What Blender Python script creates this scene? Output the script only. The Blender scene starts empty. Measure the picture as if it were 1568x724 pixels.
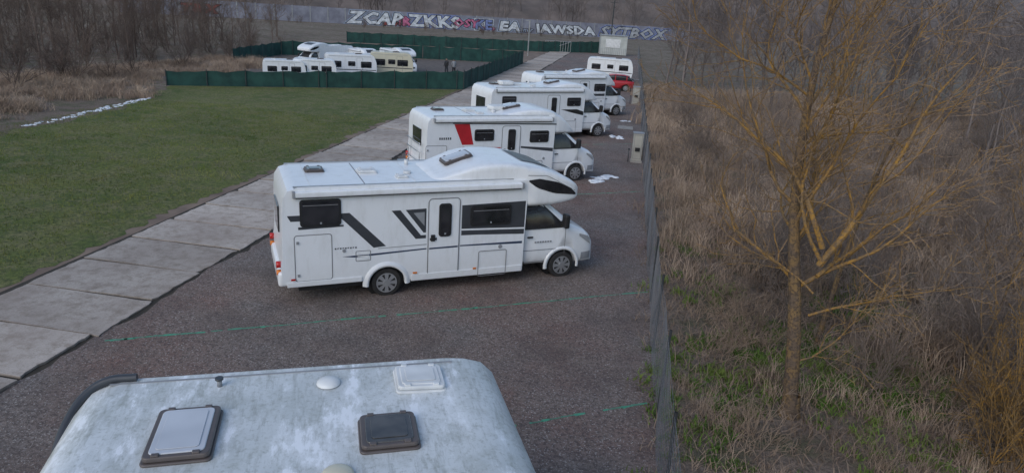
import bpy, bmesh, math, random
import numpy as np
from mathutils import Vector, Matrix, noise
random.seed(7)
S=bpy.context.scene
COL=S.collection
S.view_settings.view_transform='Standard'
try: S.view_settings.look='None'
except Exception: pass
S.view_settings.exposure=0
PI=math.pi
# ------------------------------------------------------------------ materials
def newmat(name):
    m=bpy.data.materials.new(name); m.use_nodes=True
    nt=m.node_tree; b=nt.nodes.get("Principled BSDF")
    return m,nt,b
def N(nt,t,**k):
    n=nt.nodes.new(t)
    for a,v in k.items(): setattr(n,a,v)
    return n
def ramp(nt,inp,stops):
    r=N(nt,"ShaderNodeValToRGB"); e=r.color_ramp.elements
    while len(e)<len(stops): e.new(0.5)
    for i,(p,c) in enumerate(stops):
        e[i].position=p; e[i].color=(c[0],c[1],c[2],1) if not isinstance(c,(int,float)) else (c,c,c,1)
    nt.links.new(inp,r.inputs[0]); return r.outputs[0]
def noi(nt,vec,scale,detail=4,rough=.6):
    n=N(nt,"ShaderNodeTexNoise"); n.inputs["Scale"].default_value=scale; n.inputs["Detail"].default_value=detail
    n.inputs["Roughness"].default_value=rough; nt.links.new(vec,n.inputs["Vector"]); return n.outputs["Fac"]
def mixc(nt,f,a,b,mode='MIX'):
    m=N(nt,"ShaderNodeMix",data_type='RGBA',blend_type=mode)
    if isinstance(f,(int,float)): m.inputs[0].default_value=f
    else: nt.links.new(f,m.inputs[0])
    for s,v in ((6,a),(7,b)):
        if isinstance(v,tuple): m.inputs[s].default_value=(*v,1)
        else: nt.links.new(v,m.inputs[s])
    return m.outputs[2]
def bump(nt,b,h,strength,dist=.02):
    n=N(nt,"ShaderNodeBump"); n.inputs["Strength"].default_value=strength; n.inputs["Distance"].default_value=dist
    nt.links.new(h,n.inputs["Height"]); nt.links.new(n.outputs[0],b.inputs["Normal"])
def wpos(nt): return N(nt,"ShaderNodeNewGeometry").outputs["Position"]
def opos(nt): return N(nt,"ShaderNodeTexCoord").outputs["Object"]
def simple(name,c,rough=.5,metal=0,c2=None,scale=3,coat=0,bmp=0,world=False,detail=2):
    m,nt,b=newmat(name)
    b.inputs["Roughness"].default_value=rough; b.inputs["Metallic"].default_value=metal
    if coat: b.inputs["Coat Weight"].default_value=coat
    if c2 is None: c2=tuple(v*.8 for v in c)
    v=wpos(nt) if world else opos(nt)
    n=noi(nt,v,scale,detail)
    col=ramp(nt,n,[(.35,c2),(.65,c)])
    nt.links.new(col,b.inputs["Base Color"])
    if bmp: bump(nt,b,noi(nt,v,scale*8,3),bmp)
    return m
def paint(name,c,dirt=(.42,.41,.37),amt=.3,rough=.3):
    m,nt,b=newmat(name); v=opos(nt)
    mp=N(nt,"ShaderNodeMapping"); mp.inputs["Scale"].default_value=(1,1,.25); nt.links.new(v,mp.inputs[0])
    n1=ramp(nt,noi(nt,mp.outputs[0],5,4,.7),[(.48,0.),(.8,amt)])
    sep=N(nt,"ShaderNodeSeparateXYZ"); nt.links.new(v,sep.inputs[0])
    low=N(nt,"ShaderNodeMapRange"); low.inputs[1].default_value=1.0; low.inputs[2].default_value=.2; low.inputs[3].default_value=0; low.inputs[4].default_value=.6
    nt.links.new(sep.outputs[2],low.inputs[0])
    mx=N(nt,"ShaderNodeMath",operation='MAXIMUM'); nt.links.new(n1,mx.inputs[0])
    ml=N(nt,"ShaderNodeMath",operation='MULTIPLY'); nt.links.new(low.outputs[0],ml.inputs[0]); nt.links.new(noi(nt,v,9,3),ml.inputs[1]); nt.links.new(ml.outputs[0],mx.inputs[1])
    nt.links.new(mixc(nt,mx.outputs[0],c,dirt),b.inputs["Base Color"])
    b.inputs["Roughness"].default_value=rough
    b.inputs["Coat Weight"].default_value=.25; b.inputs["Coat Roughness"].default_value=.12
    return m
M_white=paint("white_gelcoat",(.80,.82,.85))
M_cabw=paint("white_car_paint",(.81,.83,.86),amt=.2,rough=.22)
M_red=paint("red_car_paint",(.42,.02,.03),dirt=(.2,.05,.05),amt=.2)
M_cream=paint("cream_paint",(.62,.58,.45))
def roofmat():
    m,nt,b=newmat("weathered_roof_gelcoat"); v=opos(nt)
    big=noi(nt,v,.9,5,.6); fine=noi(nt,v,20,6,.75); med=noi(nt,v,5,7,.75)
    mp=N(nt,"ShaderNodeMapping"); mp.inputs["Scale"].default_value=(2.6,.9,1); mp.inputs["Rotation"].default_value=(0,0,-.3); mp.inputs["Location"].default_value=(1.3,.4,0); nt.links.new(v,mp.inputs[0])
    st=noi(nt,mp.outputs[0],.9,8,.72)
    mp2=N(nt,"ShaderNodeMapping"); mp2.inputs["Location"].default_value=(3,7,0); mp2.inputs["Scale"].default_value=(9,1.4,1); nt.links.new(v,mp2.inputs[0])
    st2=noi(nt,mp2.outputs[0],1.3,7,.8)
    c=mixc(nt,ramp(nt,big,[(.36,0.),(.64,1.)]),(.52,.55,.55),(.69,.715,.725))
    c=mixc(nt,ramp(nt,med,[(.46,0.),(.66,.6)]),c,(.41,.43,.40))
    c=mixc(nt,ramp(nt,st2,[(.50,0.),(.66,.7)]),c,(.31,.325,.30))
    c=mixc(nt,ramp(nt,fine,[(.53,0.),(.72,.55)]),c,(.22,.235,.205))
    c=mixc(nt,ramp(nt,st,[(.51,0.),(.575,.45),(.60,.9)]),c,(.87,.895,.93))
    nt.links.new(c,b.inputs["Base Color"]); nt.links.new(ramp(nt,fine,[(.3,.25),(.7,.6)]),b.inputs["Roughness"])
    return m
M_roof=roofmat()
M_glass=simple("smoked_window",(.012,.013,.016),rough=.08,c2=(.035,.035,.04),scale=2,coat=.6)
M_glass2=simple("tinted_acrylic",(.10,.095,.09),rough=.12,c2=(.05,.05,.05),scale=4,coat=.5)
M_blk=simple("black_plastic",(.02,.02,.022),rough=.45)
M_brn=simple("brown_grey_plastic",(.12,.10,.095),rough=.4)
M_dkg=simple("dark_grey_vinyl",(.055,.06,.07),rough=.35)
M_blue=simple("navy_vinyl",(.04,.06,.11),rough=.35)
M_gry=simple("grey_plastic",(.30,.31,.33),rough=.5)
M_alu=simple("aluminium",(.55,.56,.58),rough=.35,metal=.8)
M_tyre=simple("tyre_rubber",(.018,.018,.019),rough=.8,c2=(.035,.032,.03),scale=8)
M_hub=simple("hubcap_silver",(.45,.46,.48),rough=.35,metal=.6)
M_redl=simple("red_lens",(.5,.02,.02),rough=.2)
M_redv=simple("red_vinyl",(.5,.02,.03),rough=.35)
M_org=simple("orange_lens",(.7,.2,.02),rough=.3)
M_lamp=simple("headlamp_lens",(.55,.57,.6),rough=.1,metal=.4)
M_blind=simple("white_blind_under_acrylic",(.60,.62,.66),rough=.12,c2=(.48,.50,.54),scale=1.5,coat=.6)
M_seam=simple("door_seam",(.22,.22,.23),rough=.6)
M_vent=simple("white_vent_plastic",(.76,.77,.77),rough=.4)
M_net=simple("green_net",(.022,.078,.066),rough=.9,c2=(.013,.046,.042),scale=1.2,world=True)
M_steel=simple("galvanised_wire",(.20,.205,.22),rough=.5,metal=.2)
M_post=simple("dark_steel_post",(.06,.065,.07),rough=.5,metal=.3)
M_snow=simple("old_snow",(.82,.85,.9),rough=.6,c2=(.6,.63,.68),scale=6,bmp=.3)
M_box=simple("beige_cabinet_paint",(.45,.43,.37),rough=.5,c2=(.36,.34,.3),scale=2)
M_cont=simple("container_paint",(.5,.52,.5),rough=.5,c2=(.4,.42,.4),scale=1)
M_line=simple("green_line_paint",(.07,.36,.22),rough=.8,c2=(.10,.20,.14),scale=6,world=True)
def gravelmat():
    m,nt,b=newmat("red_brown_gravel"); v=wpos(nt)
    big=noi(nt,v,.22,3,.6); mid=noi(nt,v,1.3,5,.7); fine=noi(nt,v,17,4,.8); dark=noi(nt,v,.55,4,.65)
    c=mixc(nt,ramp(nt,big,[(.38,0.),(.58,1.)]),(.235,.138,.112),(.20,.172,.158))
    c=mixc(nt,ramp(nt,mid,[(.40,0.),(.62,.8)]),c,(.245,.19,.162))
    c=mixc(nt,ramp(nt,fine,[(.42,.0),(.60,.8)]),c,(.070,.052,.047))
    sp=ramp(nt,noi(nt,v,36,2,.6),[(.60,0.),(.66,.85)])
    c=mixc(nt,sp,c,(.46,.42,.39))
    c=mixc(nt,ramp(nt,dark,[(.46,0.),(.66,.5)]),c,(.085,.063,.056))
    nt.links.new(c,b.inputs["Base Color"]); b.inputs["Roughness"].default_value=.95
    bump(nt,b,fine,.9,.03); return m
def grassmat():
    m,nt,b=newmat("winter_lawn"); v=wpos(nt)
    mp=N(nt,"ShaderNodeMapping"); mp.inputs["Scale"].default_value=(1,.55,1); mp.inputs["Rotation"].default_value=(0,0,.5); nt.links.new(v,mp.inputs[0])
    big=noi(nt,mp.outputs[0],.22,5,.65); mid=noi(nt,v,1.1,6,.72); fine=noi(nt,v,7,5,.8)
    c=mixc(nt,ramp(nt,big,[(.38,0.),(.60,1.)]),(.080,.118,.020),(.165,.180,.042))
    c=mixc(nt,ramp(nt,mid,[(.44,0.),(.60,.85)]),c,(.205,.185,.085))
    c=mixc(nt,ramp(nt,fine,[(.43,0.),(.62,.85)]),c,(.036,.050,.014))
    nt.links.new(c,b.inputs["Base Color"]); b.inputs["Roughness"].default_value=1
    bump(nt,b,fine,1,.06); return m
def soilmat():
    m,nt,b=newmat("scrub_soil"); v=wpos(nt)
    big=noi(nt,v,.12,3,.6); mid=noi(nt,v,.9,5,.7); fine=noi(nt,v,12,4,.8)
    c=mixc(nt,ramp(nt,big,[(.42,0.),(.6,1.)]),(.21,.155,.12),(.27,.21,.165))
    c=mixc(nt,ramp(nt,mid,[(.46,0.),(.60,.7)]),c,(.08,.10,.035))
    c=mixc(nt,ramp(nt,fine,[(.42,0.),(.66,.85)]),c,(.06,.045,.038))
    nt.links.new(c,b.inputs["Base Color"]); b.inputs["Roughness"].default_value=1
    bump(nt,b,fine,1,.06); return m
def concmat():
    m,nt,b=newmat("worn_concrete"); v=wpos(nt)
    at=N(nt,"ShaderNodeAttribute"); at.attribute_name="tone"
    big=noi(nt,v,.5,3,.6); mid=noi(nt,v,3,6,.75); fine=noi(nt,v,30,3,.7)
    c=mixc(nt,ramp(nt,big,[(.35,0.),(.65,1.)]),(.41,.345,.30),(.53,.465,.41))
    c=mixc(nt,ramp(nt,mid,[(.46,0.),(.66,.85)]),c,(.28,.225,.18))
    c=mixc(nt,ramp(nt,fine,[(.5,0.),(.75,.6)]),c,(.19,.165,.14))
    c=mixc(nt,1.0,c,at.outputs["Color"],'MULTIPLY')
    nt.links.new(c,b.inputs["Base Color"]); b.inputs["Roughness"].default_value=.9
    bump(nt,b,mid,.4,.02); return m
M_gravel=gravelmat(); M_grass=grassmat(); M_soil=soilmat(); M_conc=concmat()
M_kerb=simple("cabinet_plinth_concrete",(.35,.33,.3),rough=.9)
M_mud=simple("brown_field",(.25,.185,.14),rough=1,c2=(.14,.10,.08),scale=.8,bmp=.5,world=True,detail=5)
M_joint=simple("joint_soil",(.055,.045,.034),rough=1,c2=(.03,.026,.02),scale=3,bmp=.4,world=True,detail=4)
M_yard=simple("dark_yard_gravel",(.17,.14,.12),rough=1,c2=(.09,.075,.07),scale=2,bmp=.5,world=True,detail=5)
M_wall=simple("noise_barrier_concrete",(.26,.27,.33),rough=.9,c2=(.16,.165,.21),scale=.5,world=True,detail=5)
def plantmat(name,c1,c2,scale=.7):
    m,nt,b=newmat(name)
    at=N(nt,"ShaderNodeAttribute"); at.attribute_name="tone"
    n=noi(nt,wpos(nt),scale,1)
    c=mixc(nt,ramp(nt,n,[(.35,0.),(.65,1.)]),c1,c2)
    c=mixc(nt,1.0,c,at.outputs["Color"],'MULTIPLY')
    nt.links.new(c,b.inputs["Base Color"]); b.inputs["Roughness"].default_value=.9
    b.inputs["Specular IOR Level"].default_value=.1
    return m
M_dry=plantmat("dry_grass_blades",(.44,.335,.25),(.29,.215,.165))
M_litter=plantmat("dead_stalks",(.34,.25,.18),(.21,.155,.12))
M_green=plantmat("green_grass_blades",(.11,.155,.028),(.22,.22,.075))
M_moss=plantmat("weed_green",(.075,.15,.028),(.15,.20,.05))
M_twig=plantmat("bare_twigs",(.21,.165,.14),(.28,.225,.19))
M_wood=plantmat("hazed_bare_wood",(.150,.126,.120),(.225,.190,.178),.1)  # wood colours lightened, distance haze painted into the base colour
M_woodd=plantmat("thicket_wood",(.12,.09,.078),(.18,.138,.115),.1)
def barkmat(name,c1,c2,c3):
    m,nt,b=newmat(name); v=wpos(nt)
    c=mixc(nt,ramp(nt,noi(nt,v,5,2,.7),[(.4,0.),(.6,1.)]),c1,c2)
    c=mixc(nt,ramp(nt,noi(nt,v,22,2,.7),[(.46,0.),(.62,.8)]),c,c3)
    nt.links.new(c,b.inputs["Base Color"]); b.inputs["Roughness"].default_value=.95
    b.inputs["Specular IOR Level"].default_value=.1
    return m
M_bark=barkmat("lichen_bark",(.13,.095,.07),(.21,.135,.065),(.06,.048,.042))
M_branch=barkmat("orange_lichen_twig",(.34,.19,.05),(.22,.145,.075),(.11,.085,.07))
M_fine=barkmat("fine_twig",(.21,.16,.13),(.34,.205,.075),(.15,.125,.12))
# ------------------------------------------------------------------ helpers
def mesh_obj(name,V,F,mats,parent=None,smooth=False,mi=None):
    me=bpy.data.meshes.new(name); me.from_pydata([tuple(v) for v in V],[],F)
    for m in (mats if isinstance(mats,(list,tuple)) else [mats]): me.materials.append(m)
    if mi is not None: me.polygons.foreach_set("material_index",mi)
    if smooth: me.polygons.foreach_set("use_smooth",[True]*len(me.polygons))
    me.update()
    o=bpy.data.objects.new(name,me); COL.objects.link(o)
    if parent: o.parent=parent
    return o
def empty(name,loc=(0,0,0),rot=0,scale=1):
    e=bpy.data.objects.new(name,None); COL.objects.link(e); e.location=loc; e.rotation_euler=(0,0,rot); e.scale=(scale,)*3
    e.empty_display_size=.2; return e
def bevel(o,w,seg=3,ang=35):
    m=o.modifiers.new("b",'BEVEL'); m.width=w; m.segments=seg; m.limit_method='ANGLE'; m.angle_limit=math.radians(ang)
    o.data.polygons.foreach_set("use_smooth",[True]*len(o.data.polygons))
    w2=o.modifiers.new("wn",'WEIGHTED_NORMAL'); w2.keep_sharp=True
    return o
def box(name,x0,x1,y0,y1,z0,z1,mat,parent=None,bev=0,seg=2):
    V=[(x0,y0,z0),(x1,y0,z0),(x1,y1,z0),(x0,y1,z0),(x0,y0,z1),(x1,y0,z1),(x1,y1,z1),(x0,y1,z1)]
    F=[(3,2,1,0),(4,5,6,7),(0,1,5,4),(1,2,6,5),(2,3,7,6),(3,0,4,7)]
    o=mesh_obj(name,V,F,mat,parent)
    if bev: bevel(o,bev,seg)
    return o
def prism(name,pts,y0,y1,mat,parent=None,bev=0,seg=3,yf=None):
    n=len(pts); V=[(x,y0,z) for x,z in pts]+[(x,y1,z) for x,z in pts]
    A=sum(pts[i][0]*pts[(i+1)%n][1]-pts[(i+1)%n][0]*pts[i][1] for i in range(n))
    idx=list(range(n)) if A>0 else list(range(n))[::-1]
    F=[tuple(idx),tuple(i+n for i in idx[::-1])]
    for k in range(n):
        a=idx[k];b=idx[(k+1)%n]; F.append((b,a,a+n,b+n))
    o=mesh_obj(name,V,F,mat,parent)
    if bev: bevel(o,bev,seg)
    return o
def cyl(name,c,r,h,axis,mat,parent=None,n=24,r2=None,bev=0):
    r2=r if r2 is None else r2
    V=[];F=[]
    for i in range(n):
        a=2*PI*i/n
        V.append((math.cos(a)*r,math.sin(a)*r,-h/2))
    for i in range(n):
        a=2*PI*i/n
        V.append((math.cos(a)*r2,math.sin(a)*r2,h/2))
    F=[tuple(range(n))[::-1],tuple(range(n,2*n))]+[(i,(i+1)%n,n+(i+1)%n,n+i) for i in range(n)]
    if axis=='y': V=[(x,-z,y) for x,y,z in V]
    if axis=='x': V=[(z,y,-x) for x,y,z in V]
    V=[(x+c[0],y+c[1],z+c[2]) for x,y,z in V]
    o=mesh_obj(name,V,F,mat,parent)
    if bev: bevel(o,bev,2)
    else:
        for p in o.data.polygons: p.use_smooth = len(p.vertices)==4
    return o
def secval(secs,x):
    if x<=secs[0][0]: return secs[0][1:]
    for a,b in zip(secs,secs[1:]):
        if x<=b[0]:
            t=(x-a[0])/max(1e-6,(b[0]-a[0])); return tuple(p+(q-p)*t for p,q in zip(a[1:],b[1:]))
    return secs[-1][1:]
def ring_y(hw,zb,zt,z,n):
    hz=(zt-zb)/2; mid=(zt+zb)/2; q=min(.999,abs((z-mid)/hz))
    return hw*(1-q**n)**(1/n)
def tumble(z,t): 
    return 1-t*max(0,(z-1.2)/.85)
def loft(name,secs,n,mat,parent=None,tum=0,K=40,smooth=True):
    V=[];F=[]
    for (x,zb,zt,hw) in secs:
        hz=(zt-zb)/2; mid=(zt+zb)/2
        for i in range(K):
            a=2*PI*(i+.5)/K; c,s=math.cos(a),math.sin(a)
            y=hw*math.copysign(abs(c)**(2/n),c); z=mid+hz*math.copysign(abs(s)**(2/n),s)
            V.append((x,y*tumble(z,tum),z))
    m=len(secs)
    for j in range(m-1):
        for i in range(K):
            k=(i+1)%K; F.append((j*K+i,j*K+k,(j+1)*K+k,(j+1)*K+i))
    F.append(tuple(range(K))[::-1]); F.append(tuple((m-1)*K+i for i in range(K)))
    F=[f[::-1] for f in F]
    o=mesh_obj(name,V,F,mat,parent,smooth=smooth)
    o.data.polygons[-1].use_smooth=False; o.data.polygons[-2].use_smooth=False
    return o
def loft_side_poly(name,secs,n,xs,lo,hi,mat,parent,tum=0,off=.006,side=-1,kz=5):
    V=[];F=[]
    for x in xs:
        zb,zt,hw=secval(secs,x)
        for j in range(kz+1):
            z=lo(x)+(hi(x)-lo(x))*j/kz
            y=(ring_y(hw,zb,zt,z,n)*tumble(z,tum)+off)
            V.append((x,side*y,z))
    for i in range(len(xs)-1):
        for j in range(kz):
            a=i*(kz+1)+j; F.append((a,a+kz+1,a+kz+2,a+1))
    return mesh_obj(name,V,F,mat,parent,smooth=True)
def lerpf(pts):
    def f(x):
        if x<=pts[0][0]: return pts[0][1]
        for a,b in zip(pts,pts[1:]):
            if x<=b[0]: return a[1]+(b[1]-a[1])*(x-a[0])/(b[0]-a[0])
        return pts[-1][1]
    return f
def lin(a,b,n): return [a+(b-a)*i/(n-1) for i in range(n)]
def side_poly(name,pts,y,mat,parent):
    return mesh_obj(name,[(x,y,z) for x,z in pts],[tuple(range(len(pts)))],mat,parent)
def side_rect_outline(name,x0,x1,z0,z1,y,w,mat,parent,r=.06):
    pts=[]
    for cx,cz,a0 in ((x1-r,z1-r,0),(x0+r,z1-r,PI/2),(x0+r,z0+r,PI),(x1-r,z0+r,1.5*PI)):
        for k in range(5):
            a=a0+PI/2*k/4; pts.append((cx,cz,a))
    V=[];n=len(pts)
    for cx,cz,a in pts:
        V.append((cx+r*math.cos(a),y,cz+r*math.sin(a)))
    for cx,cz,a in pts:
        V.append((cx+(r-w)*math.cos(a),y,cz+(r-w)*math.sin(a)))
    F=[(i,(i+1)%n,n+(i+1)%n,n+i) for i in range(n)]
    return mesh_obj(name,V,F,mat,parent)
def rrect(x0,x1,z0,z1,r):
    pts=[]
    for cx,cz,a0 in ((x1-r,z1-r,0),(x0+r,z1-r,PI/2),(x0+r,z0+r,PI),(x1-r,z0+r,1.5*PI)):
        for k in range(5):
            a=a0+PI/2*k/4; pts.append((cx+r*math.cos(a),cz+r*math.sin(a)))
    return pts
def window(x0,x1,z0,z1,y,par,sgn=-1,nm="window"):
    ya,yb=(y-.028,y+.02) if sgn<0 else (y-.02,y+.028)
    prism(nm+"_frame",rrect(x0,x1,z0,z1,.07),ya,yb,M_blk,par,bev=.008,seg=2)
    e=.045; yo=y-.034 if sgn<0 else y+.02; 
    prism(nm+"_pane",rrect(x0+e,x1-e,z0+e,z1-e,.05),yo,yo+.014,M_glass,par)
    box(nm+"_catch",(x0+x1)/2-.02,(x0+x1)/2+.02,yo-.004,yo,z0+e+.01,z0+e+.05,M_gry,par)
    if nm=="window":
        q=yo-.002 if sgn<0 else yo+.016
        side_poly("blind_edge",[(x0+e+.02,z1-e-.09),(x1-e-.02,z1-e-.09),(x1-e-.02,z1-e-.075),(x0+e+.02,z1-e-.075)],q,M_seam,par)
def wheel(c,par,r=.34,w=.22,side=-1,n=36):
    x,y,z=c
    cyl("tyre",(x,y,z),r,w,'y',M_tyre,par,n=n,bev=.03)
    yo=y+side*(w/2)
    cyl("rim",(x,yo+side*.002,z),r*.66,.012,'y',M_blk,par,n=n)
    V=[];F=[]
    for k in range(8):
        a=2*PI*k/8
        pts=[(.05,-.028),(.05,.028),(r*.64,.05),(r*.64,-.05)]
        b=len(V)
        for rr,t in pts:
            V.append((x+rr*math.cos(a)-t*math.sin(a),yo+side*(.026 if rr<.1 else .014),z+rr*math.sin(a)+t*math.cos(a)))
        F.append((b,b+1,b+2,b+3))
    mesh_obj("hubcap_spokes",V,F,M_hub,par)
    cyl("hub",(x,yo+side*.02,z),r*.24,.03,'y',M_hub,par,n=20)
    V=[];F=[]
    for k in range(n):
        a=2*PI*k/n
        for rr in (r*.62,r*.70): V.append((x+rr*math.cos(a),yo+side*.018,z+rr*math.sin(a)))
    for k in range(n): F.append((2*k,2*k+1,(2*k+3)%(2*n),(2*k+2)%(2*n)))
    mesh_obj("rim_ring",V,F,M_hub,par)
def apply_mods(o):
    dg=bpy.context.evaluated_depsgraph_get(); dg.update()
    me=bpy.data.meshes.new_from_object(o.evaluated_get(dg)); o.modifiers.clear(); o.data=me
def boolcut(o,cutters):
    for c in cutters:
        m=o.modifiers.new("x",'BOOLEAN'); m.operation='DIFFERENCE'; m.object=c; m.solver='EXACT'
    apply_mods(o)
    for c in cutters: bpy.data.objects.remove(c,do_unlink=True)
def skylight(x,y,z,sx,sy,par,tint=None,frame=None,h=.035,tilt=0,nm="roof_light",double=True):
    tint=tint or M_glass2; frame=frame or M_brn
    e=empty(nm,(x,y,z)); e.parent=par; e.rotation_euler=(0,tilt,0)
    b=prism(nm+"_base",rrect(-sx/2,sx/2,-sy/2,sy/2,.05),-.03,0.0,frame,e,bev=.012,seg=2); b.rotation_euler=(PI/2,0,0)
    b.location=(0,0,.034)
    k=.035
    o=prism(nm+"_lid_frame",rrect(-sx/2+k*.5,sx/2-k*.5,-sy/2+k*.5,sy/2-k*.5,.05),-h,0,frame,e,bev=.014,seg=3)
    o.rotation_euler=(PI/2,0,0); o.location=(0,0,.036+h)
    o=prism(nm+"_dome",rrect(-sx/2+.06,sx/2-.06,-sy/2+.06,sy/2-.06,.05),-.02,0,tint,e,bev=.012,seg=3)
    o.rotation_euler=(PI/2,0,0); o.location=(0,0,.036+h+.010)
    o=prism(nm+"_inner_panel",rrect(-sx/2+.11,sx/2-.11,-sy/2+.11,sy/2-.11,.03),-.006,0,tint,e,bev=.004,seg=2)
    o.rotation_euler=(PI/2,0,0); o.location=(0,0,.036+h+.018)
    for s in (-1,1):
        for t in (-.28,.28):
            box(nm+"_catch",t*sx-.03,t*sx+.03,s*(sy/2-.045)-.02,s*(sy/2-.045)+.02,.036+h-.004,.036+h+.018,frame,e,bev=.006)
    return e
# ------------------------------------------------------------------ camper van
def motorhome(name,loc,rot,kind="alcove",decor=0,ov=2.2,wb=4.52,scale=1.0,detail=True):
    E=empty(name,loc,rot,scale)
    hw=1.15; R=-ov; B=wb-1.15
    arch=[(.43*math.cos(a),.33+.43*math.sin(a)) for a in lin(PI*1.02,-.02*PI,15)]
    zt=2.66
    pts=[(R+.02,.50),(-.55,.44)]+[(-.43,.40)]+arch+[(.55,.40),(.56,.36),(B,.36),(B,1.2),(B+.02,2.2),(B,zt-.02),(B-.6,zt),(R+.35,zt),(R+.13,zt-.07),(R+.03,zt-.22),(R,zt-.5),(R-.02,1.2),(R-.06,.95),(R-.05,.6)]
    o=prism("house_shell",pts,-hw,hw,M_white,E,bev=.055,seg=3)
    box("underfloor",R+.3,B+.1,-hw+.15,hw-.15,.28,.5,M_blk,E)
    cyl("wheel_liner",(0,0,.34),.445,1.9,'y',M_blk,E)
    for s in (-1,1):
        box("roof_rail",R+.25,B-.1,s*(hw-.06)-.02,s*(hw-.06)+.02,zt-.01,zt+.018,M_alu,E)
    if kind=="alcove":
        hs=[(B-2.35,2.5,zt-.02,.84),(B-2.05,2.5,zt+.04,.90),(B-1.7,2.45,zt+.16,.97),(B-1.35,2.42,zt+.29,1.03),(B-1.1,2.4,zt+.345,1.06),(B-.85,2.4,zt+.37,1.08),(B-.5,2.4,zt+.37,1.10),(B-.06,2.4,zt+.33,1.13),(B-.03,1.95,zt+.33,1.145),
            (B+.3,1.94,zt+.27,1.15),(B+.7,1.95,zt+.15,1.14),(B+1.0,1.99,zt+.03,1.12),(B+1.25,2.03,zt-.10,1.08),(B+1.38,2.07,zt-.19,1.03),(B+1.45,2.12,zt-.27,.97),(B+1.48,2.17,zt-.33,.90)]
    else:
        hs=[(B-2.3,2.5,zt-.02,.80),(B-2.0,2.5,zt+.02,.88),(B-1.5,2.45,zt+.14,.98),(B-1.0,2.4,zt+.22,1.05),(B-.5,2.4,zt+.22,1.10),(B-.06,2.4,zt+.16,1.12),(B-.03,1.93,zt+.15,1.13),
            (B+.25,1.93,zt+.02,1.10),(B+.55,1.94,zt-.22,1.04),(B+.8,1.95,zt-.45,.97),(B+.95,1.96,zt-.62,.88)]
    HN=9 if kind=="alcove" else 7
    loft("hood",hs,HN,M_white,E,K=64)
    def topstrip(nm,x0,x1,ya,yb,mat,off=.008):
        V=[];F=[];xs=lin(x0,x1,8);ys=lin(ya,yb,8)
        for x in xs:
            zb,z2,h=secval(hs,x); hz=(z2-zb)/2; mid=(z2+zb)/2
            for y in ys:
                q=min(.98,abs(y)/h); V.append((x,y,mid+hz*(1-q**HN)**(1/HN)+off))
        for i in range(7):
            for j in range(7): a=i*8+j; F.append((a,a+8,a+9,a+1))
        return mesh_obj(nm,V,F,mat,E,smooth=True)
    if kind=="alcove":
        topstrip("hood_windscreen_frame",B+.0,B+.80,-.66,.66,M_gry,.012)
        topstrip("hood_windscreen",B+.06,B+.74,-.60,.60,M_dkg,.020)
        lo=lerpf([(B+.02,2.60),(B+.25,2.44),(B+.7,2.29),(B+1.38,2.20)]); hi=lerpf([(B+.02,2.63),(B+.3,2.66),(B+.8,2.56),(B+1.2,2.38),(B+1.38,2.22)])
        for s in (-1,1): loft_side_poly("hood_side_window",hs,HN,lin(B+.03,B+1.36,16),lo,hi,M_glass,E,side=s,off=.01)
        for s in (-1,1): loft_side_poly("hood_crease",hs,HN,lin(B-.0,B+1.40,16),lerpf([(B,2.74),(B+.5,2.72),(B+1.4,2.27)]),lerpf([(B,2.755),(B+.5,2.735),(B+1.4,2.28)]),M_seam,E,side=s,off=.003,kz=1)
    else:
        topstrip("hood_windscreen",B+.1,B+.62,-.55,.55,M_dkg,.014)
    x0=B-.05; f=wb
    cs=[(x0,.34,2.0,1.0),(B+.5,.34,2.04,1.0),(B+.68,.33,2.0,1.0),(B+.95,.33,1.80,1.0),(B+1.2,.32,1.60,1.0),(B+1.42,.32,1.40,.99),(B+1.55,.31,1.33,.98),(B+1.8,.30,1.22,.955),(B+1.95,.30,1.10,.92),(B+2.05,.30,.95,.87),(B+2.10,.34,.75,.80)]
    cab=loft("cab_body",cs,7,M_cabw,E,tum=.14,K=56)
    c1=cyl("cut",(f,0,.34),.425,3,'y',M_blk,E,n=40)
    bpy.context.view_layer.update()
    boolcut(cab,[c1])
    cyl("wheel_liner",(f,0,.34),.44,1.6,'y',M_blk,E)
    for s in (-1,1):
        V=[];F=[];
        for k,a in enumerate(lin(-.05*PI,1.05*PI,21)):
            for rr,yy in ((.415,1.0),(.415,1.03),(.48,1.025),(.50,.99)):
                V.append((f+rr*math.cos(a),s*yy,.34+rr*math.sin(a)))
        for k in range(20):
            for j in range(3): a=k*4+j; F.append((a,a+4,a+5,a+1))
        mesh_obj("front_wheel_arch",V,F,M_cabw,E,smooth=True)
        loft_side_poly("cab_door_window_seal",cs,7,lin(B+.08,B+1.17,14),lambda x:1.33,lerpf([(B+.08,1.935),(B+.58,1.935),(B+1.17,1.40)]),M_blk,E,tum=.14,side=s,off=.006)
        loft_side_poly("cab_door_window",cs,7,lin(B+.13,B+1.10,14),lambda x:1.37,lerpf([(B+.13,1.90),(B+.55,1.90),(B+1.10,1.42)]),M_glass,E,tum=.14,side=s,off=.011)
        for xx in (B+.05,B+1.20):
            loft_side_poly("door_gap",cs,7,[xx,xx+.014],lambda x:.45,lambda x:1.36,M_seam,E,tum=.14,side=s,off=.004,kz=8)
        loft_side_poly("door_gap",cs,7,lin(B+.05,B+1.2,8),lambda x:.45,lambda x:.465,M_seam,E,tum=.14,side=s,off=.004,kz=1)
        loft_side_poly("door_rub_strip",cs,7,lin(B+.06,B+1.0,8),lambda x:.78,lambda x:.80,M_gry,E,tum=.14,side=s,off=.008,kz=1)
        box("door_handle",B+.15,B+.30,s*1.02-.015,s*1.02+.015,1.12,1.16,M_blk,E,bev=.008)
        y=s*1.17
        box("mirror",B+1.03,B+1.17,y-.11,y+.11,1.38,1.74,M_blk,E,bev=.045,seg=3)
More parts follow.
